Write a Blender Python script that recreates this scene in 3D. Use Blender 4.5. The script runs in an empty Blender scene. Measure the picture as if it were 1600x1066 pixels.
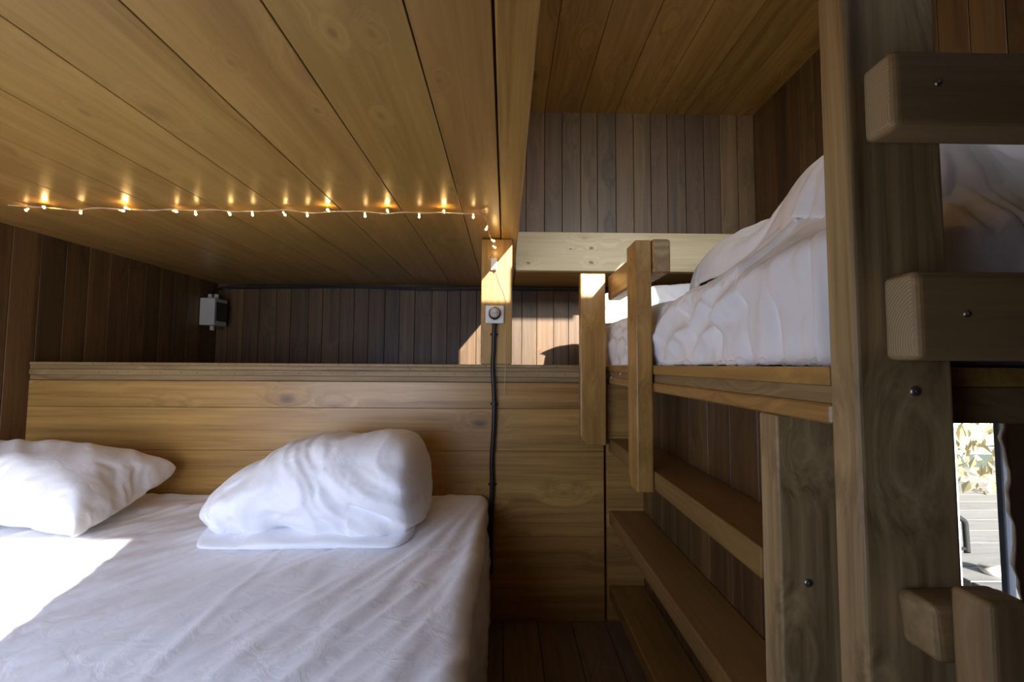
import bpy, bmesh, math, random
from mathutils import Vector, Matrix, noise, Euler
random.seed(7)
S = bpy.context.scene
COL = S.collection
EZ = 1.065            # eye height above the floor (m)
KY = 670.0/700.0      # depth unit
def V(x, y, z): return Vector((x, y*KY, z+EZ))

# ---------------------------------------------------------------- camera
cam_d = bpy.data.cameras.new('camera'); cam = bpy.data.objects.new('camera', cam_d); COL.objects.link(cam)
cam_d.sensor_width = 36.0; cam_d.lens = 36.0*670/1600; cam_d.clip_start = 0.02
cam.location = V(0, 0, 0)
PITCH = math.atan(37/670.0); YAW = math.atan(10/670.0); ROLL = math.radians(0.36)
cam.rotation_euler = (Matrix.Rotation(-YAW, 3, 'Z') @ Matrix.Rotation(math.pi/2+PITCH, 3, 'X') @ Matrix.Rotation(ROLL, 3, 'Z')).to_euler()
S.camera = cam
# ---------------------------------------------------------------- view, world, sun
S.view_settings.view_transform = 'Standard'; S.view_settings.look = 'None'
S.view_settings.gamma = 1.0; S.view_settings.use_curve_mapping = False
S.view_settings.exposure = 0.0
S.cycles.max_bounces = 10; S.cycles.diffuse_bounces = 7; S.cycles.glossy_bounces = 4
S.cycles.sample_clamp_indirect = 6.0
W = bpy.data.worlds.new('sky_world'); S.world = W; W.use_nodes = True
bg = W.node_tree.nodes['Background']
sky = W.node_tree.nodes.new('ShaderNodeTexSky'); sky.sky_type = 'HOSEK_WILKIE'; sky.turbidity = 3.0
sky.sun_direction = Vector((.312, -1*KY, .378)).normalized()
W.node_tree.links.new(sky.outputs[0], bg.inputs[0]); bg.inputs[1].default_value = 5.0
sd = bpy.data.lights.new('sun', 'SUN'); sd.energy = 15.0; sd.angle = math.radians(0.6); sd.color = (1.0, .94, .84)
sun = bpy.data.objects.new('sun', sd); COL.objects.link(sun)
sun.rotation_euler = Vector((-.312, 1*KY, -.378)).to_track_quat('-Z', 'Y').to_euler()
sun.location = V(2, -3, 3)
# added area lamp standing in for daylight from the left doorway, behind the camera
ad = bpy.data.lights.new('doorway_fill_lamp', 'AREA'); ad.shape = 'RECTANGLE'; ad.size = 1.5; ad.size_y = .8
ad.energy = 21.0; ad.color = (.59, .70, 1.0); ad.spread = math.radians(150)
al = bpy.data.objects.new('doorway_fill_lamp', ad); COL.objects.link(al)
al.location = V(-1.12, -.22, -.12); al.rotation_euler = (math.radians(56), 0, math.radians(-4))

# second added area lamp, standing in for sky light to brighten the cross plank
ud = bpy.data.lights.new('high_opening_fill_lamp', 'AREA'); ud.shape = 'RECTANGLE'; ud.size = 1.05; ud.size_y = .45
ud.energy = 4.6; ud.spread = math.radians(62); ud.color = (.86, .92, 1.0)
ul = bpy.data.objects.new('high_opening_fill_lamp', ud); COL.objects.link(ul)
ul.location = V(.92, -.24, 1.34); ul.rotation_euler = (math.radians(75), 0, 0)

# ---------------------------------------------------------------- materials
def new_mat(name):
    m = bpy.data.materials.new(name); m.use_nodes = True
    nt = m.node_tree; return m, nt, nt.nodes['Principled BSDF']
def plain(name, col, rough=.5, metal=0., coat=0., emit=None, es=0., alpha=1.0, bump=0.0, bscale=60):
    m, nt, b = new_mat(name)
    b.inputs['Base Color'].default_value = (*col, 1); b.inputs['Roughness'].default_value = rough
    b.inputs['Metallic'].default_value = metal; b.inputs['Coat Weight'].default_value = coat
    if emit: b.inputs['Emission Color'].default_value = (*emit, 1); b.inputs['Emission Strength'].default_value = es
    n = nt.nodes.new('ShaderNodeTexNoise'); n.inputs['Scale'].default_value = bscale; n.inputs['Detail'].default_value = 4
    tc = nt.nodes.new('ShaderNodeTexCoord'); nt.links.new(tc.outputs['Object'], n.inputs['Vector'])
    mx = nt.nodes.new('ShaderNodeMixRGB'); mx.blend_type = 'MULTIPLY'; mx.inputs[0].default_value = .12
    mx.inputs[1].default_value = (*col, 1); nt.links.new(n.outputs['Fac'], mx.inputs[2]); nt.links.new(mx.outputs[0], b.inputs['Base Color'])
    if bump:
        bp = nt.nodes.new('ShaderNodeBump'); bp.inputs['Strength'].default_value = bump; bp.inputs['Distance'].default_value = .002
        nt.links.new(n.outputs['Fac'], bp.inputs['Height']); nt.links.new(bp.outputs[0], b.inputs['Normal'])
    return m
def wood(name, c1, c2, axis='Y', rough=.42, var=.18, knots=1.0, coat=0.0, fine=34., knot_col=(.10, .045, .018), bump=.25, hue=0.0, spots=()):
    m, nt, b = new_mat(name); N = nt.nodes; L = nt.links
    def math_(op, a=None, c=None, v0=0., v1=0.):
        n = N.new('ShaderNodeMath'); n.operation = op; n.inputs[0].default_value = v0; n.inputs[1].default_value = v1
        if a is not None: L.new(a, n.inputs[0])
        if c is not None: L.new(c, n.inputs[1])
        return n.outputs[0]
    tc = N.new('ShaderNodeTexCoord'); ge = N.new('ShaderNodeNewGeometry')
    rnd = ge.outputs['Random Per Island']
    off = N.new('ShaderNodeVectorMath'); off.operation = 'SCALE'; off.inputs[0].default_value = (7.3, 11.1, 5.7)
    L.new(rnd, off.inputs['Scale'])
    ad_ = N.new('ShaderNodeVectorMath'); ad_.operation = 'ADD'; L.new(tc.outputs['Object'], ad_.inputs[0]); L.new(off.outputs[0], ad_.inputs[1])
    def mapped(cross, along):
        mp = N.new('ShaderNodeMapping'); s = [cross]*3; s['XYZ'.index(axis)] = along
        mp.inputs['Scale'].default_value = s; return mp
    # knots
    kmp = mapped(5.4, 3.0); L.new(ad_.outputs[0], kmp.inputs[0])
    vo = N.new('ShaderNodeTexVoronoi'); vo.inputs['Scale'].default_value = 1.0; L.new(kmp.outputs[0], vo.inputs['Vector'])
    sep = N.new('ShaderNodeSeparateColor'); L.new(vo.outputs['Color'], sep.inputs[0])
    gate = math_('GREATER_THAN', sep.outputs[0], None, 0, .25)
    kr = N.new('ShaderNodeMapRange'); kr.inputs[1].default_value = .03; kr.inputs[2].default_value = .17; kr.inputs[3].default_value = 1; kr.inputs[4].default_value = 0
    kr.interpolation_type = 'SMOOTHSTEP'; L.new(vo.outputs['Distance'], kr.inputs[0])
    kn = math_('MULTIPLY', kr.outputs[0], gate)
    halo = N.new('ShaderNodeMapRange'); halo.inputs[1].default_value = 0; halo.inputs[2].default_value = .5; halo.inputs[3].default_value = 1; halo.inputs[4].default_value = 0
    halo.interpolation_type = 'SMOOTHERSTEP'; L.new(vo.outputs['Distance'], halo.inputs[0])
    kn_out = kn; halo_out = halo.outputs[0]
    for (sx, sy, sz, sr) in spots:
        sb = N.new('ShaderNodeVectorMath'); sb.operation = 'SUBTRACT'; L.new(tc.outputs['Object'], sb.inputs[0]); sb.inputs[1].default_value = (sx, sy, sz)
        sc_ = N.new('ShaderNodeVectorMath'); sc_.operation = 'MULTIPLY'; w_ = [1.0]*3; w_['XYZ'.index(axis)] = .62; sc_.inputs[1].default_value = w_; L.new(sb.outputs[0], sc_.inputs[0])
        wn = N.new('ShaderNodeTexNoise'); wn.inputs['Scale'].default_value = 45; L.new(tc.outputs['Object'], wn.inputs['Vector'])
        ln = N.new('ShaderNodeVectorMath'); ln.operation = 'LENGTH'; L.new(sc_.outputs[0], ln.inputs[0])
        dd = math_('ADD', ln.outputs['Value'], math_('MULTIPLY', wn.outputs['Fac'], None, 0, sr*.9))
        k1 = N.new('ShaderNodeMapRange'); k1.interpolation_type = 'SMOOTHSTEP'; k1.inputs[1].default_value = sr*.7; k1.inputs[2].default_value = sr*1.5; k1.inputs[3].default_value = 1; k1.inputs[4].default_value = 0; L.new(dd, k1.inputs[0])
        k2 = N.new('ShaderNodeMapRange'); k2.interpolation_type = 'SMOOTHERSTEP'; k2.inputs[1].default_value = 0; k2.inputs[2].default_value = sr*5; k2.inputs[3].default_value = 1; k2.inputs[4].default_value = 0; L.new(dd, k2.inputs[0])
        kn_out = math_('MAXIMUM', kn_out, k1.outputs[0]); halo_out = math_('MAXIMUM', halo_out, k2.outputs[0])
    kn = kn_out
    # grain bends round the knots
    h2 = math_('MULTIPLY', halo_out, None, 0, .055)
    sh = N.new('ShaderNodeVectorMath'); sh.operation = 'ADD'; L.new(ad_.outputs[0], sh.inputs[0])
    cmb = N.new('ShaderNodeCombineXYZ')
    for i, k in enumerate('XYZ'):
        if k != axis: L.new(h2, cmb.inputs[i])
    L.new(cmb.outputs[0], sh.inputs[1])
    m1 = mapped(fine, .9); m2 = mapped(5.0, .55); m3 = mapped(110., 3.)
    for q in (m1, m2, m3): L.new(sh.outputs[0], q.inputs[0])
    def nz(mp, det, dist=.0, rgh=.6):
        n = N.new('ShaderNodeTexNoise'); n.inputs['Scale'].default_value = 1; n.inputs['Detail'].default_value = det
        n.inputs['Distortion'].default_value = dist; n.inputs['Roughness'].default_value = rgh; L.new(mp.outputs[0], n.inputs['Vector']); return n.outputs['Fac']
    a = nz(m1, 5, .5); bb = nz(m2, 3, .8); c = nz(m3, 3)
    s1 = math_('MULTIPLY', a, None, 0, .55); s2 = math_('MULTIPLY', bb, None, 0, .45); s3 = math_('MULTIPLY', c, None, 0, .28)
    t = math_('ADD', s1, s2); t = math_('ADD', t, s3)
    mr = N.new('ShaderNodeMapRange'); mr.inputs[1].default_value = .51; mr.inputs[2].default_value = .79; L.new(t, mr.inputs[0])
    mx = N.new('ShaderNodeMixRGB'); mx.inputs[1].default_value = (*c1, 1); mx.inputs[2].default_value = (*c2, 1); L.new(mr.outputs[0], mx.inputs[0])
    hs = N.new('ShaderNodeHueSaturation')
    vv = N.new('ShaderNodeMapRange'); vv.inputs[3].default_value = 1-var; vv.inputs[4].default_value = 1+var; L.new(rnd, vv.inputs[0]); L.new(vv.outputs[0], hs.inputs['Value'])
    r2 = math_('FRACT', math_('MULTIPLY', rnd, None, 0, 17.3)); hh = N.new('ShaderNodeMapRange'); hh.inputs[3].default_value = .5-.005-hue; hh.inputs[4].default_value = .5+.005+hue
    L.new(r2, hh.inputs[0]); L.new(hh.outputs[0], hs.inputs['Hue']); L.new(mx.outputs[0], hs.inputs['Color'])
    km = N.new('ShaderNodeMixRGB'); km.inputs[2].default_value = (*knot_col, 1); L.new(hs.outputs[0], km.inputs[1])
    L.new(math_('MULTIPLY', kn, None, 0, .75*knots), km.inputs[0]); L.new(km.outputs[0], b.inputs['Base Color'])
    rr = N.new('ShaderNodeMapRange'); rr.inputs[3].default_value = rough-.06; rr.inputs[4].default_value = rough+.1; L.new(a, rr.inputs[0]); L.new(rr.outputs[0], b.inputs['Roughness'])
    b.inputs['Coat Weight'].default_value = coat; b.inputs['Coat Roughness'].default_value = .2
    bp = N.new('ShaderNodeBump'); bp.inputs['Strength'].default_value = bump; bp.inputs['Distance'].default_value = .0015
    L.new(t, bp.inputs['Height']); L.new(bp.outputs[0], b.inputs['Normal'])
    return m
PINE1, PINE2 = (.46, .265, .070), (.24, .122, .027)
M = {}
for ax in 'XYZ':
    M['pine'+ax] = wood('varnished_pine_'+ax, PINE1, PINE2, ax, .38, .12, 1.0, .25)
    M['oldpine'+ax] = wood('weathered_pine_'+ax, (.34, .23, .10), (.17, .105, .040), ax, .5, .12, 1.0)
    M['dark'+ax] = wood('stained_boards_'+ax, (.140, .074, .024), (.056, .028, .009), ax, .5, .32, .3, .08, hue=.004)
M['pale'] = wood('pale_spruce_plank', (.70, .58, .36), (.50, .38, .20), 'X', .5, .05, 1.0, spots=[(-.279, -.0215, .135, .012), (-.279, -.0215, .05, .013), (-.648, -.0215, .045, .011), (-.40, -.0215, .13, .008)])
M['ceil'] = wood('ceiling_varnished_boards', (.38, .222, .062), (.25, .132, .032), 'Y', .36, .05, .5, .2, fine=26, bump=.35,
    spots=[((px-790)/700*.55*700/(570-py)+1.022, .55*670/(570-py)-1.603, 0, r_) for px, py, r_ in ((505, 35, .010), (568, 35, .010), (587, 173, .009), (485, 165, .009), (680, 112, .009), (702, 292, .012), (436, 272, .012), (345, 88, .008), (120, 175, .012))])
M['post'] = wood('near_post_timber', (.46, .325, .15), (.15, .09, .033), 'Z', .5, .05, .3, spots=[(-.010, -.0245, .95, .017), (.012, -.0245, .62, .010)], fine=40)
M['post2'] = wood('deck_post_timber', (.46, .325, .15), (.15, .09, .033), 'Z', .5, .05, .3, spots=[(-.030, -.0255, .93, .014), (-.05, -.0255, .42, .008)], fine=40)
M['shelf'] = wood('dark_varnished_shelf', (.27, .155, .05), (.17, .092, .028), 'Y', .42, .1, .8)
M['floor'] = wood('floor_boards', (.24, .165, .10), (.13, .09, .055), 'Y', .45, .2, .6)
M['panel'] = wood('partition_boards', (.48, .285, .077), (.23, .120, .029), 'X', .38, .08, 1.3, .2)
M['seam'] = plain('board_gap', (.02, .012, .006), .9)
def endgrain():
    m, nt, b = new_mat('end_grain'); N = nt.nodes; L = nt.links
    tc = N.new('ShaderNodeTexCoord'); mp = N.new('ShaderNodeMapping'); mp.inputs['Location'].default_value = (0, .045, -.02); mp.inputs['Scale'].default_value = (1, 1.3, 1)
    L.new(tc.outputs['Object'], mp.inputs[0])
    w = N.new('ShaderNodeTexWave'); w.wave_type = 'RINGS'; w.rings_direction = 'X'; w.inputs['Scale'].default_value = 75; w.inputs['Distortion'].default_value = 1.6; w.inputs['Detail'].default_value = 2
    w.inputs['Detail Scale'].default_value = .6
    L.new(mp.outputs[0], w.inputs[0])
    r = N.new('ShaderNodeMixRGB'); r.inputs[1].default_value = (.40, .31, .17, 1); r.inputs[2].default_value = (.27, .19, .09, 1)
    L.new(w.outputs['Fac'], r.inputs[0]); L.new(r.outputs[0], b.inputs['Base Color']); b.inputs['Roughness'].default_value = .75
    return m
M['end'] = endgrain()
def cloth_mat(name, col, rough=.85, ridge=.5):
    m, nt, b = new_mat(name); N = nt.nodes; L = nt.links
    tc = N.new('ShaderNodeTexCoord')
    n = N.new('ShaderNodeTexNoise'); n.inputs['Scale'].default_value = 18; n.inputs['Detail'].default_value = 6; n.inputs['Distortion'].default_value = 1.2
    L.new(tc.outputs['Object'], n.inputs['Vector'])
    w = N.new('ShaderNodeTexNoise'); w.inputs['Scale'].default_value = 900; L.new(tc.outputs['Object'], w.inputs['Vector'])
    a = N.new('ShaderNodeMath'); a.operation = 'MULTIPLY_ADD'; a.inputs[1].default_value = .06; L.new(w.outputs[0], a.inputs[0]); L.new(n.outputs[0], a.inputs[2])
    rg = N.new('ShaderNodeTexNoise'); rg.noise_type = 'RIDGED_MULTIFRACTAL'; rg.inputs['Scale'].default_value = 7; rg.inputs['Detail'].default_value = 3; rg.inputs['Distortion'].default_value = .8
    L.new(tc.outputs['Object'], rg.inputs['Vector'])
    a2 = N.new('ShaderNodeMath'); a2.operation = 'MULTIPLY_ADD'; a2.inputs[1].default_value = ridge; L.new(rg.outputs[0], a2.inputs[0]); L.new(a.outputs[0], a2.inputs[2]); a = a2
    bp = N.new('ShaderNodeBump'); bp.inputs['Strength'].default_value = .5; bp.inputs['Distance'].default_value = .005
    L.new(a.outputs[0], bp.inputs['Height']); L.new(bp.outputs[0], b.inputs['Normal'])
    b.inputs['Base Color'].default_value = (*col, 1); b.inputs['Roughness'].default_value = rough
    b.inputs['Sheen Weight'].default_value = .15; b.inputs['Specular IOR Level'].default_value = .25
    return m
M['sheet'] = cloth_mat('white_cotton_sheet', (.86, .86, .88))
M['case'] = cloth_mat('white_pillowcase', (.87, .87, .89), .6, .9)
M['duvet'] = cloth_mat('white_duvet_cover', (.88, .87, .86))
M['mattress'] = cloth_mat('mattress_ticking', (.7, .7, .68))
M['white_plastic'] = plain('white_plastic', (.75, .74, .70), .35)
M['grey_plastic'] = plain('grey_plastic', (.55, .53, .45), .5)
M['dark_window'] = plain('dark_smoked_plastic', (.03, .045, .03), .2)
M['rubber'] = plain('black_rubber', (.012, .013, .014), .45)
M['steel'] = plain('zinc_screw', (.35, .34, .32), .35, .9)
M['wire'] = plain('clear_wire', (.62, .50, .32), .3)
M['curtain'] = cloth_mat('brown_curtain', (.36, .23, .13), .9)
M['frame_grey'] = plain('grey_blue_window_frame', (.55, .62, .78), .5)
M['led_body'] = plain('led_lens', (.9, .7, .4), .2, emit=(1.0, .62, .22), es=3.0)
M['led'] = plain('led_glow', (1, .8, .5), .3, emit=(1.0, .60, .20), es=330.0)
M['led_dim'] = plain('led_glow_side', (1, .8, .5), .3, emit=(1.0, .60, .20), es=130.0)
M['deck'] = wood('grey_deck_boards', (.36, .36, .36), (.24, .24, .25), 'X', .7, .1, 0)
M['foliage'] = plain('sunlit_foliage', (.50, .44, .27), .8, bump=.5, bscale=9)
M['metal_dark'] = plain('dark_grey_metal', (.05, .05, .055), .4, .3)
M['glare_backdrop'] = plain('pale_glare_backdrop', (.75, .72, .62), .8)

# ---------------------------------------------------------------- helpers
def tag(o, label=None, cat=None, group=None, kind=None):
    if label: o['label'] = label
    if cat: o['category'] = cat
    if group: o['group'] = group
    if kind: o['kind'] = kind
    return o
def finish(name, bm, mats, parent=None, smooth=False, origin=None):
    """link a bmesh given in world coordinates as one object with its origin at its base"""
    if origin is None:
        xs = [v.co.x for v in bm.verts]; ys = [v.co.y for v in bm.verts]; zs = [v.co.z for v in bm.verts]
        origin = Vector(((min(xs)+max(xs))/2, (min(ys)+max(ys))/2, min(zs)))
    bmesh.ops.translate(bm, verts=bm.verts, vec=-origin)
    me = bpy.data.meshes.new(name); bm.to_mesh(me); bm.free()
    for m in (mats if isinstance(mats, (list, tuple)) else [mats]): me.materials.append(m)
    if smooth:
        for p in me.polygons: p.use_smooth = True
    o = bpy.data.objects.new(name, me); COL.objects.link(o)
    if parent is not None:
        o.parent = parent; o.location = origin - world_of(parent)
    else: o.location = origin
    return o
def world_of(o):
    v = Vector(o.location)
    while o.parent is not None: o = o.parent; v += o.location
    return v
def empty(name, loc, label, cat, group=None):
    o = bpy.data.objects.new(name, None); COL.objects.link(o); o.location = loc; o.empty_display_size = .1
    return tag(o, label, cat, group)
def bx(bm, x0, x1, y0, y1, z0, z1, bev=.004, seg=1, mat=0, raw=False):
    p = Vector((x0, y0, z0)) if raw else V(x0, y0, z0); q = Vector((x1, y1, z1)) if raw else V(x1, y1, z1)
    r = bmesh.ops.create_cube(bm, size=1.0); vs = r['verts']
    for v in vs:
        v.co = Vector(((p.x+q.x)/2+v.co.x*(q.x-p.x), (p.y+q.y)/2+v.co.y*(q.y-p.y), (p.z+q.z)/2+v.co.z*(q.z-p.z)))
    fs = set(f for v in vs for f in v.link_faces)
    for f in fs: f.material_index = mat
    if bev > 0:
        es = list(set(e for v in vs for e in v.link_edges))
        bmesh.ops.bevel(bm, geom=es, offset=bev, segments=seg, affect='EDGES', profile=.5)
def box(name, x0, x1, y0, y1, z0, z1, mat, parent=None, bev=.004, seg=2, ends=None, smooth=False):
    bm = bmesh.new(); bx(bm, x0, x1, y0, y1, z0, z1, bev, seg)
    mats = [mat]
    if ends:
        mats.append(M['end']); ax = 'XYZ'.index(ends)
        bm.normal_update()
        for f in bm.faces:
            if abs(f.normal[ax]) > .9: f.material_index = 1
    return finish(name, bm, mats, parent, smooth)
def tube(bm, pts, r, n=8, raw=False, cap=True):
    P = [Vector(p) if raw else V(*p) for p in pts]; rings = []
    up = Vector((0, 0, 1)); prev = None
    for i, p in enumerate(P):
        d = (P[min(i+1, len(P)-1)]-P[max(i-1, 0)]).normalized()
        a = prev if prev is not None else (up if abs(d.z) < .9 else Vector((1, 0, 0)))
        s = d.cross(a).normalized(); u = s.cross(d).normalized(); prev = u
        rr = r[i] if isinstance(r, (list, tuple)) else r
        rings.append([bm.verts.new(p+rr*(math.cos(t)*s+math.sin(t)*u)) for t in [2*math.pi*k/n for k in range(n)]])
    for a, b in zip(rings, rings[1:]):
        for k in range(n): bm.faces.new((a[k], a[(k+1) % n], b[(k+1) % n], b[k]))
    if cap: bm.faces.new(rings[0][::-1]); bm.faces.new(rings[-1])
def smooth_path(pts, n=6):
    P = [Vector(p) for p in pts]; out = []
    for i in range(len(P)-1):
        p0, p1, p2, p3 = P[max(i-1, 0)], P[i], P[i+1], P[min(i+2, len(P)-1)]
        for k in range(n):
            t = k/n
            out.append(.5*((2*p1)+(p2-p0)*t+(2*p0-5*p1+4*p2-p3)*t*t+(3*p1-p0-3*p2+p3)*t**3))
    out.append(P[-1]); return out
def boards(name, axis_n, at, thick, u0, u1, v0, v1, width, run, mat, off=0., parent=None, bev=.0012, jitter=0., holes=(), cuts=None):
    """boards side by side along one axis. axis_n: normal axis; run: 'U' boards' width is laid out along u.
    u,v are the two remaining axes in XYZ order; boards' long side follows v if run=='u' else u."""
    bm = bmesh.new()
    lo, hi = (u0, u1) if run == 'u' else (v0, v1)
    k = math.floor((lo-off)/width); e = off+k*width; edges = []
    rs = random.Random(len(name)*13+int(abs(at)*100))
    while e < hi-1e-6:
        a = max(e, lo); nx = off+(k+1)*width+rs.uniform(-jitter, jitter); b = min(nx, hi)
        if b-a > .004: edges.append((a+.0014, b-.0014))
        e = nx; k += 1
    if cuts: edges = [(a+.0006, b-.0006) for a, b in zip(cuts, cuts[1:])]
    def put(a0, a1, b0, b1):
        for (ha0, ha1, hb0, hb1) in holes:
            if a0 < ha1-1e-4 and a1 > ha0+1e-4 and b0 < hb1-1e-4 and b1 > hb0+1e-4:
                if a0 < ha0-1e-3: put(a0, ha0, b0, b1)
                if a1 > ha1+1e-3: put(ha1, a1, b0, b1)
                m0, m1 = max(a0, ha0), min(a1, ha1)
                if b0 < hb0-1e-3: put(m0, m1, b0, hb0)
                if b1 > hb1+1e-3: put(m0, m1, hb1, b1)
                return
        r = {'X': (at, at+thick, a0, a1, b0, b1), 'Y': (a0, a1, at, at+thick, b0, b1), 'Z': (a0, a1, b0, b1, at, at+thick)}[axis_n]
        r = (min(r[0], r[1]), max(r[0], r[1]), min(r[2], r[3]), max(r[2], r[3]), min(r[4], r[5]), max(r[4], r[5]))
        bx(bm, *r, bev=bev)
    for a, b in edges:
        if run == 'u': put(a, b, v0, v1)
        else: put(u0, u1, a, b)
    # dark backing behind the joints
    def back(a0, a1, b0, b1):
        for (ha0, ha1, hb0, hb1) in holes:
            if a0 < ha1-1e-4 and a1 > ha0+1e-4 and b0 < hb1-1e-4 and b1 > hb0+1e-4:
                if a0 < ha0: back(a0, ha0, b0, b1)
                if a1 > ha1: back(ha1, a1, b0, b1)
                m0, m1 = max(a0, ha0), min(a1, ha1)
                if b0 < hb0: back(m0, m1, b0, hb0)
                if b1 > hb1: back(m0, m1, hb1, b1)
                return
        s = math.copysign(.012, thick); c = at+thick
        r = {'X': (c, c+s, a0, a1, b0, b1), 'Y': (a0, a1, c, c+s, b0, b1), 'Z': (a0, a1, b0, b1, c, c+s)}[axis_n]
        r = (min(r[0], r[1]), max(r[0], r[1]), min(r[2], r[3]), max(r[2], r[3]), min(r[4], r[5]), max(r[4], r[5]))
        bx(bm, *r, bev=0, mat=1)
    back(u0, u1, v0, v1)
    return finish(name, bm, [mat, M['seam']], parent)
def struct(o): o['kind'] = 'structure'; return o
FZ = -EZ

# ---------------------------------------------------------------- the setting
XL, XR, YB, YU, YP, YF = -2.0, 1.5, 3.12, 2.63, 1.92, -.30
HC, HU = .55, 1.53
struct(boards('floor', 'Z', FZ, -.03, XL-.1, XR+.1, YF, YB+.1, .14, 'u', M['floor']))
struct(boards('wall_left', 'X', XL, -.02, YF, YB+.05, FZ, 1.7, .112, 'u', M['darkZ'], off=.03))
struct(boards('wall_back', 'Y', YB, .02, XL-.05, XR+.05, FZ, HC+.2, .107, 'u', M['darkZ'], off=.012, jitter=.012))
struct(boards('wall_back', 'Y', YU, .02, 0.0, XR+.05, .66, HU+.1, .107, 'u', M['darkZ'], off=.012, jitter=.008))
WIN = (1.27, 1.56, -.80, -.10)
struct(boards('wall_right', 'X', XR, .02, YF, YB+.05, FZ, HU+.1, .104, 'u', M['darkZ'], off=.02, holes=[WIN, (YF-.01, .0, 1.10, 1.62)]))  # second hole is out of view, cut to let sun reach the back wall
struct(boards('ceiling', 'Z', HC, .03, XL-.02, -.024, .2, YB+.03, .2165, 'u', M['ceil'], off=-.159))
struct(boards('ceiling', 'Z', HU, .03, -.03, XR+.03, .12, YU+.05, .214, 'u', M['pineY'], off=.012))
# roof over the front of the cabin
struct(boards('ceiling', 'Z', 2.2, .03, XL-.05, XR+.05, YF-.02, .24, .214, 'u', M['pineY']))
box('trim_1', XL-.02, -.03, .18, .2, HC, 2.2, M['pineX'])['kind'] = 'structure'
box('trim_2', -.03, XR, .10, .12, HU, 2.2, M['pineX'])['kind'] = 'structure'
struct(boards('roof', 'Z', 1.95, .03, XL-.05, XR+.4, -1.02, YF-.04, .214, 'u', M['pineY']))  # unseen overhang, added to keep high sky light off the rungs
# unseen front wall; high right opening and left doorway shaped to place sun patches
struct(boards('wall_front', 'Y', YF, -.02, XL-.02, XR+.05, FZ, 2.2, .11, 'u', M['darkZ'],
       holes=[(-1.93, -.585, -.55, .118), (.35, 1.56, 1.112, 1.62)]))
# half-height partition that carries the shelf behind the bed
pt = struct(boards('wall_partition', 'Y', YP, .022, -2.0, .42, FZ, -.076, .19, 'v', M['panel'], cuts=[FZ, -.72, -.365, -.187, -.076]))
bm = bmesh.new()
bx(bm, -2.0, .42, YP-.004, YP+.20, -.013, 0, .002)
bx(bm, -2.0, .42, YP-.001, YP+.16, -.030, -.013, .002)
bx(bm, -2.0, .42, YP-.004, YP+.18, -.053, -.030, .002)
bx(bm, -2.0, .42, YP+.002, YP+.16, -.075, -.053, .002)
lg = finish('ledge', bm, M['oldpineX'], pt)
rn = random.Random(3)
for row_z in (-.007, -.042):
    for i in range(30):
        nx_ = -1.72+i*.0715+rn.uniform(-.025, .025)
        if nx_ > .41: continue
        bm = bmesh.new(); c = V(nx_, YP-.0035, row_z+rn.uniform(-.001, .001)); tube(bm, [c, c+Vector((0, -.0012, 0))], .0019, 6, raw=True)
        finish('nail', bm, M['seam'], lg)
# end of the shelving niche
struct(boards('wall_niche', 'Y', YP, .022, .432, .60, FZ, -.08, .062, 'v', M['panel'], cuts=[FZ, -.60, -.30, -.08]))

# beam, post, cross plank
struct(box('gap_light_blocker', -.034, -.0208, .2, YB, HC+.006, HC+.03, M['seam'], None, 0))  # added dark strip, blocks sky light leaking through the gap beside the beam
e = empty('ceiling_beam', V(.014, 1.4, HC), 'long square pine beam running front to back between the low and the high ceiling', 'beam')
box('beam_timber', -.0205, .05, .2, YB, HC-.004, HU, M['pineY'], e, .004)
e = empty('support_post', V(-.04, YP, 0), 'pine post standing on the ledge, carrying the beam, with a socket on it', 'post')
box('post_timber', -.107, .027, YP-.002, YP+.09, 0, HC-.005, M['pineZ'], e, .005)
o = box('cross_plank', .055, XR, YU-.045, YU, HC, .78, M['pale'], None, .004)
tag(o, 'pale knotty plank lying crosswise under the upper board wall', 'plank')
o = box('soffit_board', .055, XR, YU, YB, HC-.002, HC+.02, M['pineX'], None, .002); tag(o, 'narrow brown board under the cross plank, reaching back into the recess', 'board')

# ---------------------------------------------------------------- bunk bed
bunk = empty('bunk_bed', V(.97, 1.3, FZ), 'raised wooden bunk bed on the right with thick timber posts, rungs and guard rail', 'bunk bed')
def screw(x, y, z, parent, r=.0065, ax='y'):
    bm = bmesh.new()
    c = V(x, y, z)
    d = Vector((0, -1, 0)) if ax == 'y' else Vector((-1, 0, 0))
    tube(bm, [c+d*-.002, c+d*.0015, c+d*.003], [r, r, r*.6], 14, raw=True)
    tube(bm, [c+d*.003, c+d*.0034], [r*.35, r*.3], 6, raw=True)
    return finish('screw', bm, M['steel'], parent, True)
post = box('post', .44, .563, .555, .604, FZ, .93, M['post'], bunk, .006, 3)
screw(.512, .555, -.030, post)
p2 = box('support_post', .44, .57, .725, .776, FZ, -.079, M['post2'], bunk, .004, 3); p2['label'] = 'shorter post under the bunk deck'
screw(.483, .725, -.343, p2)
dk = box('deck', .44, XR-.005, .604, YU-.05, -.026, .0, M['pineY'], bunk, .002)
# laminated edge below the deck boards
bm = bmesh.new(); bx(bm, .446, .50, .604, 1.90, -.051, -.026, .001); finish('edge_strip', bm, M['oldpineY'], bunk)
bm = bmesh.new(); bx(bm, .44, .52, .604, 1.90, -.078, -.051, .003); finish('side_rail', bm, M['pineY'], bunk)
bm = bmesh.new(); bx(bm, .52, XR-.005, .62, .66, -.078, -.026, .003); finish('end_rail', bm, M['oldpineX'], bunk)
box('cross_beam', .565, XR-.005, .628, .66, -.078, -.0265, M['oldpineX'], bunk, .003)
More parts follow.
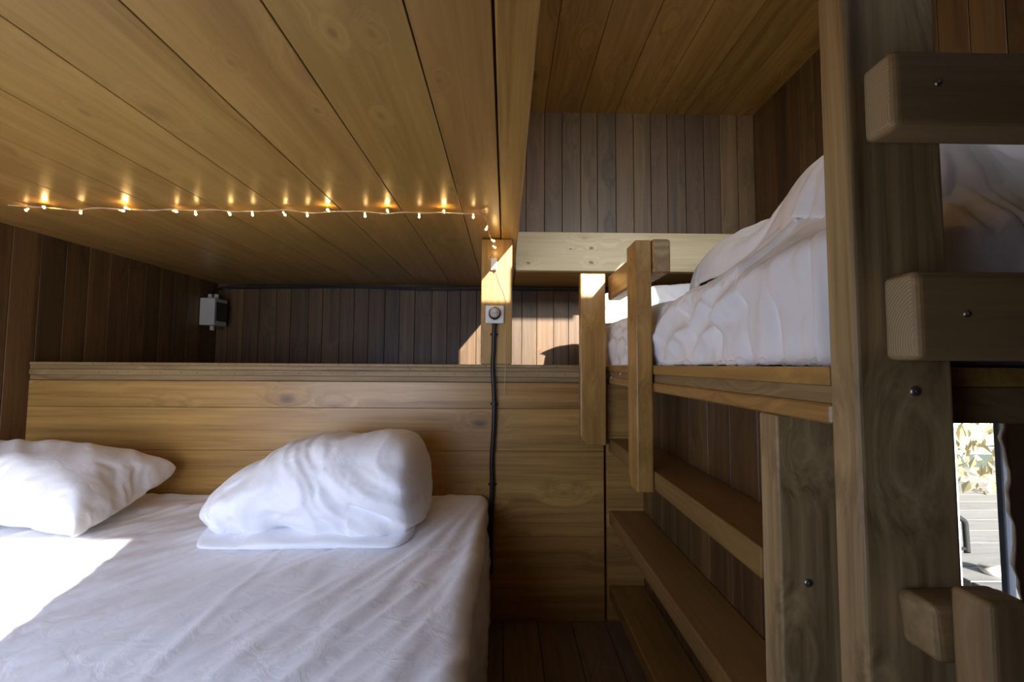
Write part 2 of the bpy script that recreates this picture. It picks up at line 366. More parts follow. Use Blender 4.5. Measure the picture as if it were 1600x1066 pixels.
# rungs across the foot end
for (x0, z0, z1, nx, nz_) in ((.458, .285, .381, .512, .338), (.474, .008, .113, .532, .062)):
    r_ = box('rung', x0, XR-.02, .507, .5545, z0, z1, M['oldpineX'], bunk, .009, 4, ends='X')
    screw(nx, .507, nz_, r_, .0042)
r_ = bmesh.new()
bx(r_, .476, .60, .507, .5545, -.330, -.266, .008, 3)
for v in r_.verts:
    if v.co.x < V(.5, 0, 0).x:
        l = v.co-V(.476, .53, -.30); v.co.x += .012*max(0, -l.z*18)+.004*noise.noise(v.co*60)
r_ = finish('rung', r_, [M['oldpineX']], bunk); r_['label'] = 'short lowest rung with a worn, broken end'
box('upright', .494, .538, .462, .506, FZ, -.240, M['oldpineZ'], bunk, .007, 4)['label'] = 'short upright in front of the lowest rung'
# uprights with cut-off lower corner
def slat(name, x0, x1, y0, y1, z0, z1, cx, mat, side):
    bm = bmesh.new()
    if side == 'x': prof = [(x0, z1), (x1, z1), (x1, z0), (x0+cx, z0), (x0, z0+cx*1.1)]
    else: prof = [(y0, z1), (y1, z1), (y1, z0+cx), (y1-cx, z0), (y0, z0)]
    A = []; B = []
    for a, z in prof:
        if side == 'x': A.append(bm.verts.new(V(a, y0, z))); B.append(bm.verts.new(V(a, y1, z)))
        else: A.append(bm.verts.new(V(x0, a, z))); B.append(bm.verts.new(V(x1, a, z)))
    n = len(A); bm.faces.new(A); bm.faces.new(B[::-1])
    for i in range(n): bm.faces.new((A[i], B[i], B[(i+1) % n], A[(i+1) % n]))
    bmesh.ops.recalc_face_normals(bm, faces=bm.faces)
    bmesh.ops.bevel(bm, geom=list(bm.edges), offset=.004, segments=2, affect='EDGES', profile=.5)
    return finish(name, bm, mat, bunk)
slat('guard_upright', .314, .42, YP-.05, YP-.006, -.332, .388, .030, M['pineZ'], 'x')
slat('guard_upright', .389, .438, 1.327, 1.425, -.372, .379, .035, M['pineZ'], 'y')
box('guard_rail', .4405, .497, 1.327, YP, .279, .384, M['pineY'], bunk, .009, 4, ends='Y')

# ---------------------------------------------------------------- shelves under the bunk
sh = empty('built_in_shelf', V(.5, 1.3, FZ), 'three narrow brown shelves one above the other below the bunk', 'shelf')
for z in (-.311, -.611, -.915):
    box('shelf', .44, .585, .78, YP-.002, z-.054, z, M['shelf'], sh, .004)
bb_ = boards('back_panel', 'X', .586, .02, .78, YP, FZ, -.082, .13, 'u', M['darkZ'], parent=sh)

# ---------------------------------------------------------------- bed
BZ = -.54
bed = empty('bed', V(-1.04, 1.1, FZ), 'low wide double bed with a white fitted sheet against the pine partition', 'bed')
box('bed_base', -1.985, -.10, -.15, YP-.03, FZ, FZ+.28, M['oldpineY'], bed, .01)
box('mattress', -1.985, -.10, -.15, YP-.03, FZ+.28, BZ-.02, M['mattress'], bed, .03, 4)
def ridged(x, y, ang, fx, fy, seed):
    c, s = math.cos(ang), math.sin(ang); u = (c*x+s*y)*fx; v = (-s*x+c*y)*fy
    n = noise.noise(Vector((u, v, seed))); return 1-abs(n)*2
def sheet_mesh():
    bm = bmesh.new(); XA, XB = -1.99, -.075; Y0, Y1 = -.16, YP-.012
    R = .035; side = .52
    # u: from left edge over the top, round the right edge and down the side
    top = XB-R-XA; arc = R*math.pi/2; L = top+arc+side
    nu, nv = 330, 260; grid = []
    for j in range(nv+1):
        t = j/nv; y = Y0+(Y1-Y0)*t; row = []
        for i in range(nu+1):
            s = L*(i/nu)
            if s < top: p = Vector((XA+s, y, BZ)); n = Vector((0, 0, 1))
            elif s < top+arc:
                a = (s-top)/R; p = Vector((XB-R+R*math.sin(a), y, BZ-R+R*math.cos(a))); n = Vector((math.sin(a), 0, math.cos(a)))
            else: p = Vector((XB, y, BZ-R-(s-top-arc))); n = Vector((1, 0, 0))
            x = XA+s
            # long pulled creases fanning from the far right corner
            dx = (XB-x); dy = (Y1-y)
            ang = math.atan2(dx+.02, dy+.15)
            rad = math.hypot(dx, dy)
            fan = noise.noise(Vector((ang*9, rad*.9, 3.1)))+.5*noise.noise(Vector((ang*22, rad*1.6, 9.1)))
            w1 = math.exp(-rad*.55)*min(1, rad*3)
            h = .016*fan*w1
            # long creases that cross the bed diagonally
            h += .0062*ridged(x, y, math.radians(-19), 8, .9, 1.7)
            h += 0.0046*ridged(x, y, math.radians(-27), 19, 1.6, 5.2)
            h += .0036*noise.noise(Vector((x*30-y*9, y*9, 2.2)))
            h += .006*noise.noise(Vector((x*2.3, y*2.0, 7.7)))
            # fold lines left by the packing, nearly square to each other
            for xf in (-1.42, -.62): h += .0035*math.exp(-((x-xf-.02*math.sin(y*3))/.012)**2)
            if s > top:    # hanging side: soft vertical folds
                k = min(1, (s-top)/.2)
                h += k*(.010*noise.noise(Vector((y*6, s*.8, 4.4)))+.006*noise.noise(Vector((y*17, s*1.2, 1.1))))
                h += .012*k*max(0, (s-top)/side)
            far = min(1, (Y1-y)/.03)
            edge = math.sqrt(max(0, 1-(1-far)**2))
            q = p+n*h*max(.25, far)
            q.z -= (1-edge)*.02 if s < top+arc else 0
            row.append(bm.verts.new(V(q.x, q.y, q.z)))
        grid.append(row)
    for j in range(nv):
        for i in range(nu): bm.faces.new((grid[j][i], grid[j][i+1], grid[j+1][i+1], grid[j+1][i]))
    # far end goes down behind
    low = [bm.verts.new(v.co+Vector((0, .002, -.30 if v.co.z > V(0, 0, BZ-.1).z else 0))) for v in grid[-1]]
    for i in range(nu):
        if low[i].co.z < grid[-1][i].co.z-.1 or low[i+1].co.z < grid[-1][i+1].co.z-.1:
            bm.faces.new((grid[-1][i], grid[-1][i+1], low[i+1], low[i]))
    return bm
o = finish('fitted_sheet', sheet_mesh(), M['sheet'], None, True)
tag(o, 'creased white fitted sheet stretched over the double bed on the left', 'bed sheet')

# ---------------------------------------------------------------- cloth simulation helper
def run_sim(ob, frames, colliders=(), pressure=0.0, gravity=1.0, stiff=12, bend=.4, mass=.25, shrink=0.0, quality=8, dist=.004, selfc=False, pin=None, fabricdamp=5):
    S.frame_start = 1; S.frame_end = frames+2
    md = ob.modifiers.new('cloth', 'CLOTH'); cs = md.settings; cs.quality = quality; cs.mass = mass
    cs.tension_stiffness = stiff; cs.compression_stiffness = stiff; cs.shear_stiffness = stiff*.4; cs.bending_stiffness = bend
    cs.tension_damping = fabricdamp; cs.compression_damping = fabricdamp; cs.shear_damping = fabricdamp; cs.bending_damping = .5
    cs.air_damping = 2.0
    cs.effector_weights.gravity = gravity; cs.shrink_min = shrink
    if pin: cs.vertex_group_mass = pin
    if pressure: cs.use_pressure = True; cs.uniform_pressure_force = pressure
    md.collision_settings.use_collision = bool(colliders); md.collision_settings.distance_min = dist; md.collision_settings.collision_quality = 4
    md.collision_settings.use_self_collision = selfc; md.collision_settings.self_distance_min = dist
    for c in colliders:
        c.modifiers.new('collision', 'COLLISION'); c.collision.thickness_outer = dist; c.collision.cloth_friction = 18
    md.point_cache.frame_start = 1; md.point_cache.frame_end = frames+2
    for f in range(1, frames+1): S.frame_set(f)
    dg = bpy.context.evaluated_depsgraph_get(); ev = ob.evaluated_get(dg)
    me = bpy.data.meshes.new_from_object(ev); co = [v.co.copy() for v in me.vertices]; bpy.data.meshes.remove(me)
    ob.modifiers.remove(md)
    for v, c in zip(ob.data.vertices, co): v.co = c
    for c in colliders: c.modifiers.clear()
    S.frame_set(1)
    ob.data.update()
    return ob
def pillow_bag(name, lx, ly, nx, ny, mat, z=0.006):
    bm = bmesh.new(); tops = {}; bots = {}
    for j in range(ny+1):
        for i in range(nx+1):
            x = (i/nx-.5)*lx; y = (j/ny-.5)*ly
            if i in (0, nx) or j in (0, ny): v = bm.verts.new((x, y, 0)); tops[i, j] = v; bots[i, j] = v
            else:
                tops[i, j] = bm.verts.new((x, y, z+.002*random.random())); bots[i, j] = bm.verts.new((x, y, -z-.002*random.random()))
    for j in range(ny):
        for i in range(nx):
            bm.faces.new((tops[i, j], tops[i+1, j], tops[i+1, j+1], tops[i, j+1]))
            bm.faces.new((bots[i, j+1], bots[i+1, j+1], bots[i+1, j], bots[i, j]))
    me = bpy.data.meshes.new(name); bm.to_mesh(me); bm.free(); me.materials.append(mat)
    for p in me.polygons: p.use_smooth = True
    o = bpy.data.objects.new(name, me); COL.objects.link(o); return o
def subsurf(o, n=1):
    s = o.modifiers.new('smooth', 'SUBSURF'); s.levels = n; s.render_levels = n
def rebase(o):
    """origin to base centre, all transforms applied into the mesh"""
    o.data.transform(o.matrix_basis); o.matrix_basis = Matrix.Identity(4)
    cs = [v.co for v in o.data.vertices]
    c = Vector(((min(v.x for v in cs)+max(v.x for v in cs))/2, (min(v.y for v in cs)+max(v.y for v in cs))/2, min(v.z for v in cs)))
    o.data.transform(Matrix.Translation(-c)); o.location = c

# left pillow -------------------------------------------------------------
pl = pillow_bag('pillow', .74, .52, 56, 40, M['case'])
run_sim(pl, 26, (), pressure=2.6, gravity=0, stiff=10, bend=.15, mass=.3, selfc=False, quality=6)
zmax = max(abs(v.co.z) for v in pl.data.vertices); print('pillow thickness', zmax*2)
def shape_pillow(o, thick, wr, seed, flat_bottom=True):
    zm = max(abs(v.co.z) for v in o.data.vertices)
    for v in o.data.vertices:
        v.co.z *= thick*.5/zm
        n = noise.noise(Vector((v.co.x*7+seed, v.co.y*7, v.co.z*7)))
        r = 1-abs(noise.noise(Vector((v.co.x*9+v.co.y*6+seed, v.co.y*3-v.co.x*2, v.co.z*3))))*2
        v.co += Vector((0, 0, 1))*(n*.6+r*.7)*wr*(1 if v.co.z > 0 else -.3)
        if flat_bottom and v.co.z < 0: v.co.z *= .45
pr = pl.copy(); pr.data = pl.data.copy(); COL.objects.link(pr)
pf = pl.copy(); pf.data = pl.data.copy(); COL.objects.link(pf)
for v in pl.data.vertices:
    x, y, z = v.co
    v.co.x = x*(1+.10*(1-min(1, (y/.24)**2))); v.co.y = y*(1+.10*(1-min(1, (x/.35)**2)))
    v.co.z = math.copysign(abs(z/zmax)**.82, z)*zmax
shape_pillow(pl, .31, .016, 2.0)
pl.rotation_euler = Euler((math.radians(8), math.radians(6), math.radians(9))); pl.location = V(-1.60, 1.545, BZ+.105)
rebase(pl); subsurf(pl); tag(pl, 'plump white pillow on the far left of the bed, half in the sun', 'pillow')
# right pillow, folded over and plumper --------------------------------------
bpy.data.objects.remove(pr)
def folded_pillow():
    bm = bmesh.new(); nu, nt = 120, 120; rings = []
    X0, X1 = -.978, -.264
    for i in range(nu+1):
        u = i/nu; uu = .5-.5*math.cos(math.pi*u)
        x = X0+(X1-X0)*uu
        # height over the length: tapered left end, full square right end
        h = .292*(1-(1-min(1, uu/.80))**2.3)**.62*(1-max(0, (uu-.87)/.13)**2.6*.985)**.5+.002
        hw = .222*(1-(1-min(1, uu/.42))**2.6)**.5*(1-max(0, (uu-.90)/.10)**3*.97)**.5+.002
        yc = 1.565+.02*math.sin(uu*3)
        ring = []
        for k in range(nt):
            t = 2*math.pi*k/nt; c, s_ = math.cos(t), math.sin(t)
            e = .78
            yy = math.copysign(abs(c)**e, c)*hw; zz = math.copysign(abs(s_)**.85, s_)
            z = BZ+.030+(h*.36+zz*h*.57 if zz > 0 else h*.36+zz*h*.36)
            if zz < 0: yy = math.copysign(abs(c)**.42, c)*hw
            # front leans forward under the top
            yy += -.012*math.sin(min(1, max(0, zz+.4))*math.pi)*(c < 0)
            p = V(x, yc+yy, z)
            n = Vector((0, c, s_))
            if uu > .86: n.x = (uu-.86)*6
            if uu < .1: n.x = -(.1-uu)*8
            # creases: rise from the bottom front seam and bend over to the left
            fz = (z-BZ)/.3
            wx_ = noise.noise(Vector((x*4, fz*2, 5)))*.9; wz_ = noise.noise(Vector((x*5, fz*2.5, 15)))*.5
            q = x*9+fz*(2.6 if x > -.55 else .6)+wx_*1.6
            w = 1-abs(noise.noise(Vector((q, fz*1.1+wz_, 3.3+c*.6))))*3.0
            w2 = 1-abs(noise.noise(Vector((q*2.3+4, fz*3.2+wz_*2, 8+c*.6))))*2.6
            low = math.exp(-((fz-.22)/.36)**2); msk = .5+noise.noise(Vector((x*6, fz*3, 22)))
            amp = (.025*w+.015*w2*max(0, msk)*1.4)*(.30+.8*low)*(1.2 if uu > .72 else .8)
            amp += .004*(1-abs(noise.noise(Vector((q*4.3, fz*7+wz_*3, 31+c))))*2.4)*max(0, .3+msk)
            amp += .012*noise.noise(Vector((x*5, fz*3, c)))
            if z < BZ+.03: amp *= .2
            p += n.normalized()*amp*min(1, 4*min(uu, 1-uu)+.15)
            p.z = max(p.z, V(0, 0, BZ+.014).z)
            ring.append(bm.verts.new(p))
        rings.append(ring)
    for a, b in zip(rings, rings[1:]):
        for k in range(nt): bm.faces.new((a[k], a[(k+1) % nt], b[(k+1) % nt], b[k]))
    bm.faces.new(rings[0][::-1]); bm.faces.new(rings[-1])
    bmesh.ops.recalc_face_normals(bm, faces=bm.faces)
    return bm
pr = finish('pillow', folded_pillow(), M['case'], None, True)
bm = bmesh.new(); nu, nt = 90, 28; rings = []
for i in range(nu+1):
    u = i/nu; uu = .5-.5*math.cos(math.pi*u); x = -.918+(.632)*uu
    hw = .128*(1-(1-min(1, uu/.10))**2.2)**.5*(1-max(0, (uu-.88)/.12)**2.5*.97)**.5+.002
    ring = []
    for k in range(nt):
        t = 2*math.pi*k/nt; c, s_ = math.cos(t), math.sin(t)
        hh_ = .019+.006*noise.noise(Vector((x*9, c, 1)))+.004*math.sin(x*31+c*2)
        p = V(x, 1.443+math.copysign(abs(c)**.9, c)*hw*.93+.005*math.sin(x*11), BZ+.012+max(-.006, s_*hh_)+(.018*max(0, -c)*(uu > .25)*math.sin(uu*3.1)**2 if s_ > 0 else 0)*.6)
        ring.append(bm.verts.new(p))
    rings.append(ring)
for a, b in zip(rings, rings[1:]):
    for k in range(nt): bm.faces.new((a[k], a[(k+1) % nt], b[(k+1) % nt], b[k]))
bm.faces.new(rings[0][::-1]); bm.faces.new(rings[-1])
fl = finish('pillowcase_flap', bm, M['case'], pr, True); subsurf(fl)
rebase(pr); subsurf(pr); tag(pr, 'folded-over white pillow nearer the middle of the room, beside the bed edge', 'pillow')

# ---------------------------------------------------------------- upper bunk bedding
mt = box('mattress', .53, XR-.02, .66, YU-.06, .001, .165, M['mattress'], None, .035, 4)
tag(mt, 'white mattress lying on the raised bunk deck under the duvet', 'mattress')
def blob(x, y, z, rx, ry, rz):
    bm = bmesh.new(); bmesh.ops.create_icosphere(bm, subdivisions=3, radius=1)
    for v in bm.verts: v.co = Vector((v.co.x*rx, v.co.y*ry, v.co.z*rz))+V(x, y, z)
    return finish('tmp', bm, M['case'])
shape_pillow(pf, .20, .008, 8.0, False)
for v in pf.data.vertices:
    x, y, z = v.co; y *= .62
    if x < .12:
        q_ = max(.03, 1-((.12-x)/.50)**2)**.5; v.co.z = z*q_**.7
        if y > -.05: y = -.05+(y+.05)*q_**1.5
    v.co.y = y
pf.rotation_euler = Euler((math.radians(62), 0, 0)); pf.location = V(.785, 2.40, .335)
rebase(pf); subsurf(pf); tag(pf, 'white pillow propped at the head of the raised bunk, catching the sun', 'pillow')
def grid_cloth(name, x0, x1, y0, y1, z, nx, ny, mat):
    bm = bmesh.new(); g = []
    for j in range(ny+1):
        g.append([bm.verts.new(V(x0+(x1-x0)*i/nx, y0+(y1-y0)*j/ny, z+.012*noise.noise(Vector((i*.3, j*.3, 0))))) for i in range(nx+1)])
    for j in range(ny):
        for i in range(nx): bm.faces.new((g[j][i], g[j][i+1], g[j+1][i+1], g[j+1][i]))
    return finish(name, bm, mat, None, True)
def temp_box(*a, bev=0):
    bm = bmesh.new(); bx(bm, *a, bev=bev, seg=3); return finish('tmp', bm, M['case'])
LUMPS = [(.78, .92, .20, .20, .22, .17), (1.12, .92, .20, .26, .24, .22)]
tmp = [blob(*q) for q in LUMPS]
tmp += [temp_box(.10, XR, .40, 2.2, -.1, .002), temp_box(.492, XR, .64, 2.6, .0, .183, bev=.03)]
dv = grid_cloth('duvet', .19, 1.47, .42, 2.10, .48, 84, 110, M['duvet'])
run_sim(dv, 55, tmp, gravity=1.0, stiff=8, bend=.12, mass=.25, quality=7, dist=.006)
for t_ in tmp: bpy.data.objects.remove(t_)
def sm(t): t = max(0, min(1, t)); return t*t*(3-2*t)
def tuck(o, folds=True):
    ox, oy, oz = o.location
    for v in o.data.vertices:
        x = v.co.x+ox; y = v.co.y+oy; z = v.co.z+oz-EZ
        if x < .482: x = .482-(.482-x)*.10
        if x > 1.46: x = 1.46+(x-1.46)*.1
        y0 = .612*KY+.03
        if y < y0: y = y0-(y0-y)*.08
        if not folds: z -= .035*sm((.68-x)/.12)*sm((.30-z)/.09)
        if folds:
            side = sm((.56-x)/.09); Y = y/KY
            # hanging folds: tight and upright near the post, slanting further along
            near = sm((.98-Y)/.22)
            f1 = noise.noise(Vector((Y*19+z*1.5, z*2.2, 1.3)))
            q = Y*5.2+z*9.0
            f2 = 1-abs(noise.noise(Vector((q, z*2+Y, 7.1))))*2.6
            f3 = 1-abs(noise.noise(Vector((Y*11-z*14, z*5, 4.4))))*2.5
            m = math.sin(math.pi*min(1, max(0, z/.21)))**.5 if z > 0 else 0
            d = near*.040*f1*(1-.3*z/.2)+(1-near)*(.026*f2+.013*f3)
            for (fy, fw, fd, cv) in ((.725, .018, .012, .10), (.690, .010, .034, .16), (.655, .013, .026, .05), (.628, .008, .022, .0), (.775, .014, .012, .3), (.86, .014, .013, .55), (.98, .018, .014, .8), (1.12, .02, .016, 1.0)):
                c_ = fy+cv*(z-.06)**2*4+cv*(z-.05)*.5
                d -= fd*1.7*math.exp(-((Y-c_)/fw)**2)*(.4+.6*sm((.19-z)/.15))
            low = math.exp(-((z-.05)/.035)**2)
            d += low*(.016*noise.noise(Vector((Y*13, 2, 2)))+.008)
            x -= side*(d*.9+.006)*max(.4, m)
            x += side*(.006-.02*(.19-z) if z < .19 else 0)*.5
            if x < .50 and z < .06: z -= .030*(1-max(0, z)/.06)
            z += side*(.014*noise.noise(Vector((Y*8, z*6, 9))))*(1 if z > .03 else .2)
            z += .020*sm((1.0-Y)/.3)*sm((z-.1)/.1)
            if Y > 1.62 and z < .10:
                w = sm((Y-1.62)/.2); z -= .052*w*(1-max(0, z)/.10)*sm((.475-x)/.03); x -= .004*w
            if z < .003 and Y < 1.62: z = .003
        x = max(x, .4395 if z > 0 else .4265)
        v.co.x = x-ox; v.co.y = y-oy; v.co.z = z-oz+EZ
bm = bmesh.new(); bm.from_mesh(dv.data); bmesh.ops.subdivide_edges(bm, edges=bm.edges[:], cuts=1, use_grid_fill=True, smooth=.6); bm.to_mesh(dv.data); bm.free()
for p in dv.data.polygons: p.use_smooth = True
tuck(dv)
so = dv.modifiers.new('thick', 'SOLIDIFY'); so.thickness = .004; so.offset = 1
subsurf(dv); tag(dv, 'rumpled white bed sheet over the raised bunk mattress, hanging down over its edge', 'sheet')
dv.name = 'bed_sheet'
ph = pl.copy(); ph.data = pf.data.copy(); COL.objects.link(ph)
tmp = [blob(.76, .90, .30, .14, .17, .155), blob(1.10, .90, .30, .22, .2, .16), blob(.80, 1.28, .25, .21, .24, .145), blob(1.2, 1.2, .25, .2, .2, .12)]
tmp += [temp_box(.2, XR, .40, 2.2, -.1, .192)]
d2 = grid_cloth('duvet', .505, 1.47, .56, 1.70, .56, 80, 88, M['case'])
run_sim(d2, 45, tmp, gravity=1.0, stiff=8, bend=.12, mass=.25, quality=7, dist=.006)
for t_ in tmp: bpy.data.objects.remove(t_)
bpy.data.objects.remove(ph)
tuck(d2, False)
so = d2.modifiers.new('thick', 'SOLIDIFY'); so.thickness = .012; so.offset = 1
subsurf(d2); tag(d2, 'white duvet bundled in a heap on top of the raised bunk', 'duvet')

# ---------------------------------------------------------------- string lights
def at_ceiling(px, py, h):    # where a point at height h stands, from its direction
    y = h*700/(570-py); return (px-790)/700*y, y
WY = 1.565
led_px = [(40, 327, -1, -.3), (72, 318, 1, .5), (121, 332, -.3, -1), (180, 326, 1, -.2), (204, 319, -1, .4), (263, 327, .9, -.2), (299, 337, 0, -1), (350, 328, .5, -.8), (388, 336, 0, -1),
          (436, 331, .6, -.8), (474, 338, 0, -1), (512, 320, -.1, 1), (565, 332, .1, -1), (604, 318, 0, 1), (651, 328, 0, -.8), (692, 324, 0, 1), (737, 330, 0, -1)]
sl = empty('string_lights', V(-.9, WY, HC-.03), 'warm white string of tiny lights pinned along the low pine ceiling', 'string lights')
wz = HC-.008
def wx(px): return (px-790)/700*WY
pts = [(wx(20), WY-.02, wz-.004), (wx(55), WY, wz)]
for i in range(26):
    px = 80+i*26; pts.append((wx(px), WY+.006*math.sin(i*1.7), wz-.006-.0025*math.sin(i*1.3)))
pts += [(wx(752), WY+.01, wz-.006), (-.07, WY+.06, wz-.018), (-.068, WY+.18, wz-.03), (-.05, YP-.02, wz-.035), (-.055, YP-.012, wz-.05), (-.075, YP-.009, wz-.075), (-.07, YP-.008, .45), (-.058, YP-.01, .447)]
bm = bmesh.new(); sp = smooth_path(pts, 3)
tube(bm, sp, .0013, 6)
sp2 = [p+Vector((0, .004*math.sin(i*.9), .003*math.cos(i*.9))) for i, p in enumerate(sp[:-14])]
tube(bm, sp2, .0011, 6)
finish('wire', bm, M['wire'], sl, True)
bm = bmesh.new(); tube(bm, smooth_path([(-.05, YP-.01, .43), (-.03, YP-.012, .36), (.0, YP-.012, .28), (.0, YP-.01, .15), (.0, YP-.01, .02), (-.002, YP-.018, -.06), (-.004, YP-.018, -.13)], 4), .0011, 6)
finish('wire', bm, M['wire'], sl, True)
def led(x, y, z, d, mt_='led_dim'):
    d = Vector(d).normalized(); bm = bmesh.new(); p = V(x, y, z)
    tube(bm, [p, p+d*.004, p+d*.011], [.0030, .0036, .0034], 8, raw=True)
    b_ = finish('bulb', bm, M['led_body'], sl, True)
    bm = bmesh.new(); tube(bm, [p+d*.0112, p+d*.014, p+d*.0165], [.0036, .0035, .0015], 8, raw=True)
    finish('tip', bm, M[mt_], b_, True)
for i, (px, py, dx, dz) in enumerate(led_px):
    up = dz > 0
    yy = WY-(.012 if up else -.004)
    led(wx(px), yy, wz-(.010 if up else .006), (dx*.8, -.9 if up else .25, .18 if up else dz), 'led' if up else 'led_dim')
for (x, y, z, d) in ((-.072, WY+.10, wz-.02, (-.4, .1, -1)), (-.062, YP-.12, wz-.033, (1, .2, -.5)), (-.058, YP-.05, wz-.040, (1, .1, -.7))): led(x, y, z, d)

# adapter, socket, cable
o = empty('wall_clip', V(-.052, YP-.012, .42), 'small white clip high on the post, holding the light wire', 'clip')
bm = bmesh.new(); bx(bm, -.066, -.038, YP-.018, YP-.0025, .405, .458, .004, 2); finish('clip_body', bm, M['white_plastic'], o)
bm = bmesh.new(); tube(bm, [(-.052, YP-.018, .412), (-.045, YP-.03, .407), (-.04, YP-.03, .418)], .004, 8); finish('hook', bm, M['white_plastic'], o, True)
o = empty('power_outlet', V(-.047, YP-.01, .17), 'square white power socket with a round plug in it on the pine post', 'power socket')
bm = bmesh.new(); bx(bm, -.087, -.008, YP-.022, YP-.0025, .175, .252, .005, 3); fp = finish('face_plate', bm, M['white_plastic'], o)
bm = bmesh.new(); c = V(-.047, YP-.022, .217); tube(bm, [c, c+Vector((0, -.004, 0)), c+Vector((0, -.004, 0)), c+Vector((0, -.001, 0))], [.030, .030, .026, .025], 24, raw=True); finish('socket_ring', bm, M['white_plastic'], o, True)
bm = bmesh.new(); tube(bm, [c+Vector((0, -.001, 0)), c+Vector((0, -.022, .001)), c+Vector((0, -.034, .002)), c+Vector((0, -.036, .002))], [.021, .021, .016, .010], 20, raw=True); bx(bm, -.060, -.034, YP-.066, YP-.05, .213, .227, .003)
finish('plug', bm, M['grey_plastic'], o, True)
cord = empty('electric_cable', V(-.06, YP-.02, -.45), 'black cable running down from the power socket over the partition', 'cable')
cp = smooth_path([(-.048, YP-.014, .174), (-.05, YP-.014, .12), (-.051, YP-.013, .06), (-.054, YP-.014, .01), (-.052, YP-.018, -.05), (-.046, YP-.018, -.16), (-.048, YP-.018, -.28), (-.054, YP-.018, -.4), (-.052, YP-.018, -.5), (-.054, YP-.018, -.62), (-.056, YP-.018, -.74), (-.056, YP-.018, -.86)], 5)
bm = bmesh.new(); tube(bm, cp, .0095, 12); finish('cable', bm, M['rubber'], cord, True)
for z in (.128, -.165, -.50):
    p = min(cp, key=lambda q: abs(q.z-z)); bm = bmesh.new()
    tube(bm, [(p.x, p.y, z-.005), (p.x, p.y, z+.005)], .0125, 12); bx(bm, p.x-.017, p.x+.017, p.y+.002, p.y+.014, z-.004, z+.004, .002); finish('cable_tie', bm, M['rubber'], cord)
# junction box on the left wall
jb = empty('junction_box', V(-1.95, 2.99, .2), 'pale grey fuse box with a dark window, in the far left corner', 'fuse box')
bm = bmesh.new(); bx(bm, -1.997, -1.90, 2.935, 3.07, .245, .425, .006, 3); hb = finish('housing', bm, M['grey_plastic'], jb)
bm = bmesh.new(); bx(bm, -1.902, -1.893, 2.945, 3.06, .275, .40, .003, 2); finish('window', bm, M['dark_window'], jb)
for (x, z0, z1) in ((-1.965, .425, .455), (-1.925, .425, .455), (-1.945, .215, .245)):
    bm = bmesh.new(); tube(bm, [(x, 2.99, z0), (x, 2.99, z1)], .014, 10); finish('cable_gland', bm, M['grey_plastic'], jb, True)
bm = bmesh.new()
tube(bm, smooth_path([(-1.965, 2.99, .455), (-1.96, 3.05, .50), (-1.9, 3.10, .515), (-1.5, 3.10, .522), (-1.0, 3.10, .528), (-.6, 3.10, .515), (-.2, 3.10, .52), (.4, 3.10, .52), (1.2, 3.10, .52)], 6), .006, 8)
tube(bm, smooth_path([(-1.925, 2.99, .455), (-1.9, 3.07, .525), (-1.3, 3.08, .535), (-.7, 3.09, .532), (-.1, 3.09, .54), (1.2, 3.09, .535)], 6), .0055, 8)
o = finish('wall_cable', bm, M['rubber'], None, True); tag(o, 'two dark cables running along the top of the recessed back wall', 'cable')

# ---------------------------------------------------------------- window in the right wall, curtain
bm = bmesh.new()
y0, y1, z0, z1 = WIN
for (a0, a1, b0, b1) in ((y0, y0+.03, z0, z1), (y1-.03, y1, z0, z1), (y0+.03, y1-.03, z0, z0+.03), (y0+.03, y1-.03, z1-.03, z1)):
    bx(bm, XR-.01, XR+.05, a0, a1, b0, b1, .003)
bx(bm, XR+.005, XR+.03, 1.352, 1.374, z0+.03, z1-.03, .003)
w = struct(finish('window_1', bm, M['frame_grey']))
bm = bmesh.new(); ny_, nz2 = 40, 30; rows = []
for j in range(nz2+1):
    z = -.085-(.90)*j/nz2; row = []
    for i in range(ny_+1):
        t = i/ny_; y = .80+(1.318-.80)*t - t*(.035*(j/nz2)+.006*math.sin(j*1.1)+.004*math.sin(j*2.7))
        row.append(bm.verts.new(V(XR-.05+.018*math.sin(t*26), y, z)))
    rows.append(row)
for j in range(nz2):
    for i in range(ny_): bm.faces.new((rows[j][i], rows[j][i+1], rows[j+1][i+1], rows[j+1][i]))
o = finish('curtain', bm, M['curtain'], None, True); so = o.modifiers.new('thick', 'SOLIDIFY'); so.thickness = .004
tag(o, 'dark brown curtain hanging beside the small window below the bunk, far right', 'curtain')

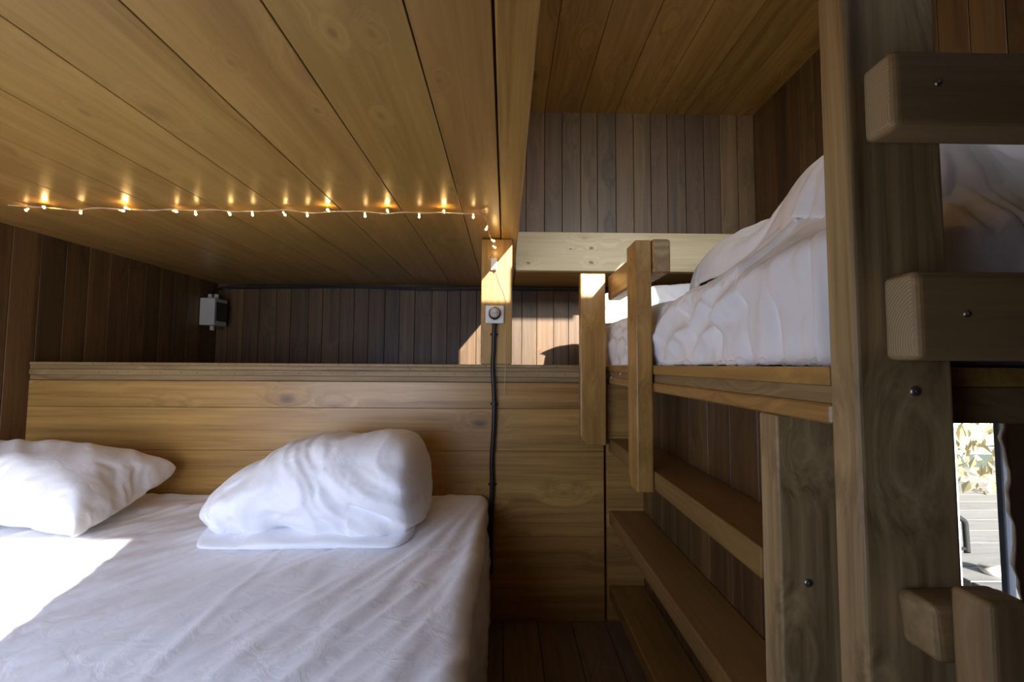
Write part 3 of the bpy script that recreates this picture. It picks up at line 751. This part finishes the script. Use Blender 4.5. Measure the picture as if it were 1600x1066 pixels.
# ---------------------------------------------------------------- outside
GZ = -1.55
bm = bmesh.new()
for i in range(30): bx(bm, 1.62, 9, -2+i*.3, -2+i*.3+.294, GZ-.04, GZ, .003)
o = finish('ground', bm, M['deck']); struct(o)
tb = empty('garden_table', V(2.4, 1.6, GZ), 'grey wooden outdoor table seen through the small window', 'table')
bm = bmesh.new()
for i in range(7): bx(bm, 1.75, 3.1, 1.05+i*.13, 1.05+i*.13+.124, -.83, -.80, .003)
finish('tabletop', bm, M['deck'], tb)
for (x, y) in ((1.8, 1.1), (1.8, 1.9), (3.04, 1.1), (3.04, 1.9)): box('leg', x-.03, x+.03, y-.03, y+.03, GZ, -.83, M['metal_dark'], tb)
bm = bmesh.new(); c = V(1.90, 1.76, -.80)
tube(bm, [c, c+Vector((0, 0, .004)), c+Vector((0, 0, .024)), c+Vector((0, 0, .025)), c+Vector((0, 0, .016))], [.03, .035, .042, .039, .030], 24, raw=True)
o = finish('bowl', bm, M['white_plastic'], None, True); tag(o, 'small white bowl on the outdoor table beyond the window', 'bowl')
ch = empty('garden_chair', V(2.45, 2.25, GZ), 'dark metal chair with a rounded back, behind the outdoor table', 'chair')
bm = bmesh.new(); tube(bm, smooth_path([(2.20, 2.15, -1.1), (2.20, 2.15, -.80), (2.18, 2.15, -.72), (2.05, 2.15, -.70), (1.9, 2.15, -.72), (1.87, 2.15, -.80), (1.87, 2.15, -1.1)], 5), .012, 8)
tube(bm, [(1.87, 2.15, -.86), (2.20, 2.15, -.86)], .008, 8); finish('back_frame', bm, M['metal_dark'], ch, True)
box('seat', 1.87, 2.24, 2.13, 2.55, -1.12, -1.10, M['metal_dark'], ch)
for (x, y) in ((1.9, 2.17), (2.2, 2.17), (1.9, 2.5), (2.2, 2.5)): box('leg', x-.012, x+.012, y-.012, y+.012, GZ, -1.12, M['metal_dark'], ch, .002)
o = box('wall_glare_backdrop', 3.5, 13, 8.0, 8.2, GZ, 2.5, M['glare_backdrop'], None, 0); struct(o)  # added pale surface that makes the window view burn out to white
bm = bmesh.new()
rs = random.Random(4)
for i in range(900):
    p = Vector((rs.uniform(5.2, 8), rs.uniform(5.2, 6.4), rs.uniform(GZ, GZ+2.2))); a = Euler((rs.uniform(0, 6), rs.uniform(0, 6), rs.uniform(0, 6))).to_matrix(); s = rs.uniform(.05, .13)
    vs = [bm.verts.new(p+a @ Vector(q)*s) for q in ((-1, 0, 0), (0, -.4, .1), (1, 0, 0), (0, .4, .1))]; bm.faces.new(vs)
o = finish('hedge', bm, M['foliage'], None); tag(o, 'sunlit leafy hedge outside, behind the outdoor chair', 'hedge', kind='stuff')
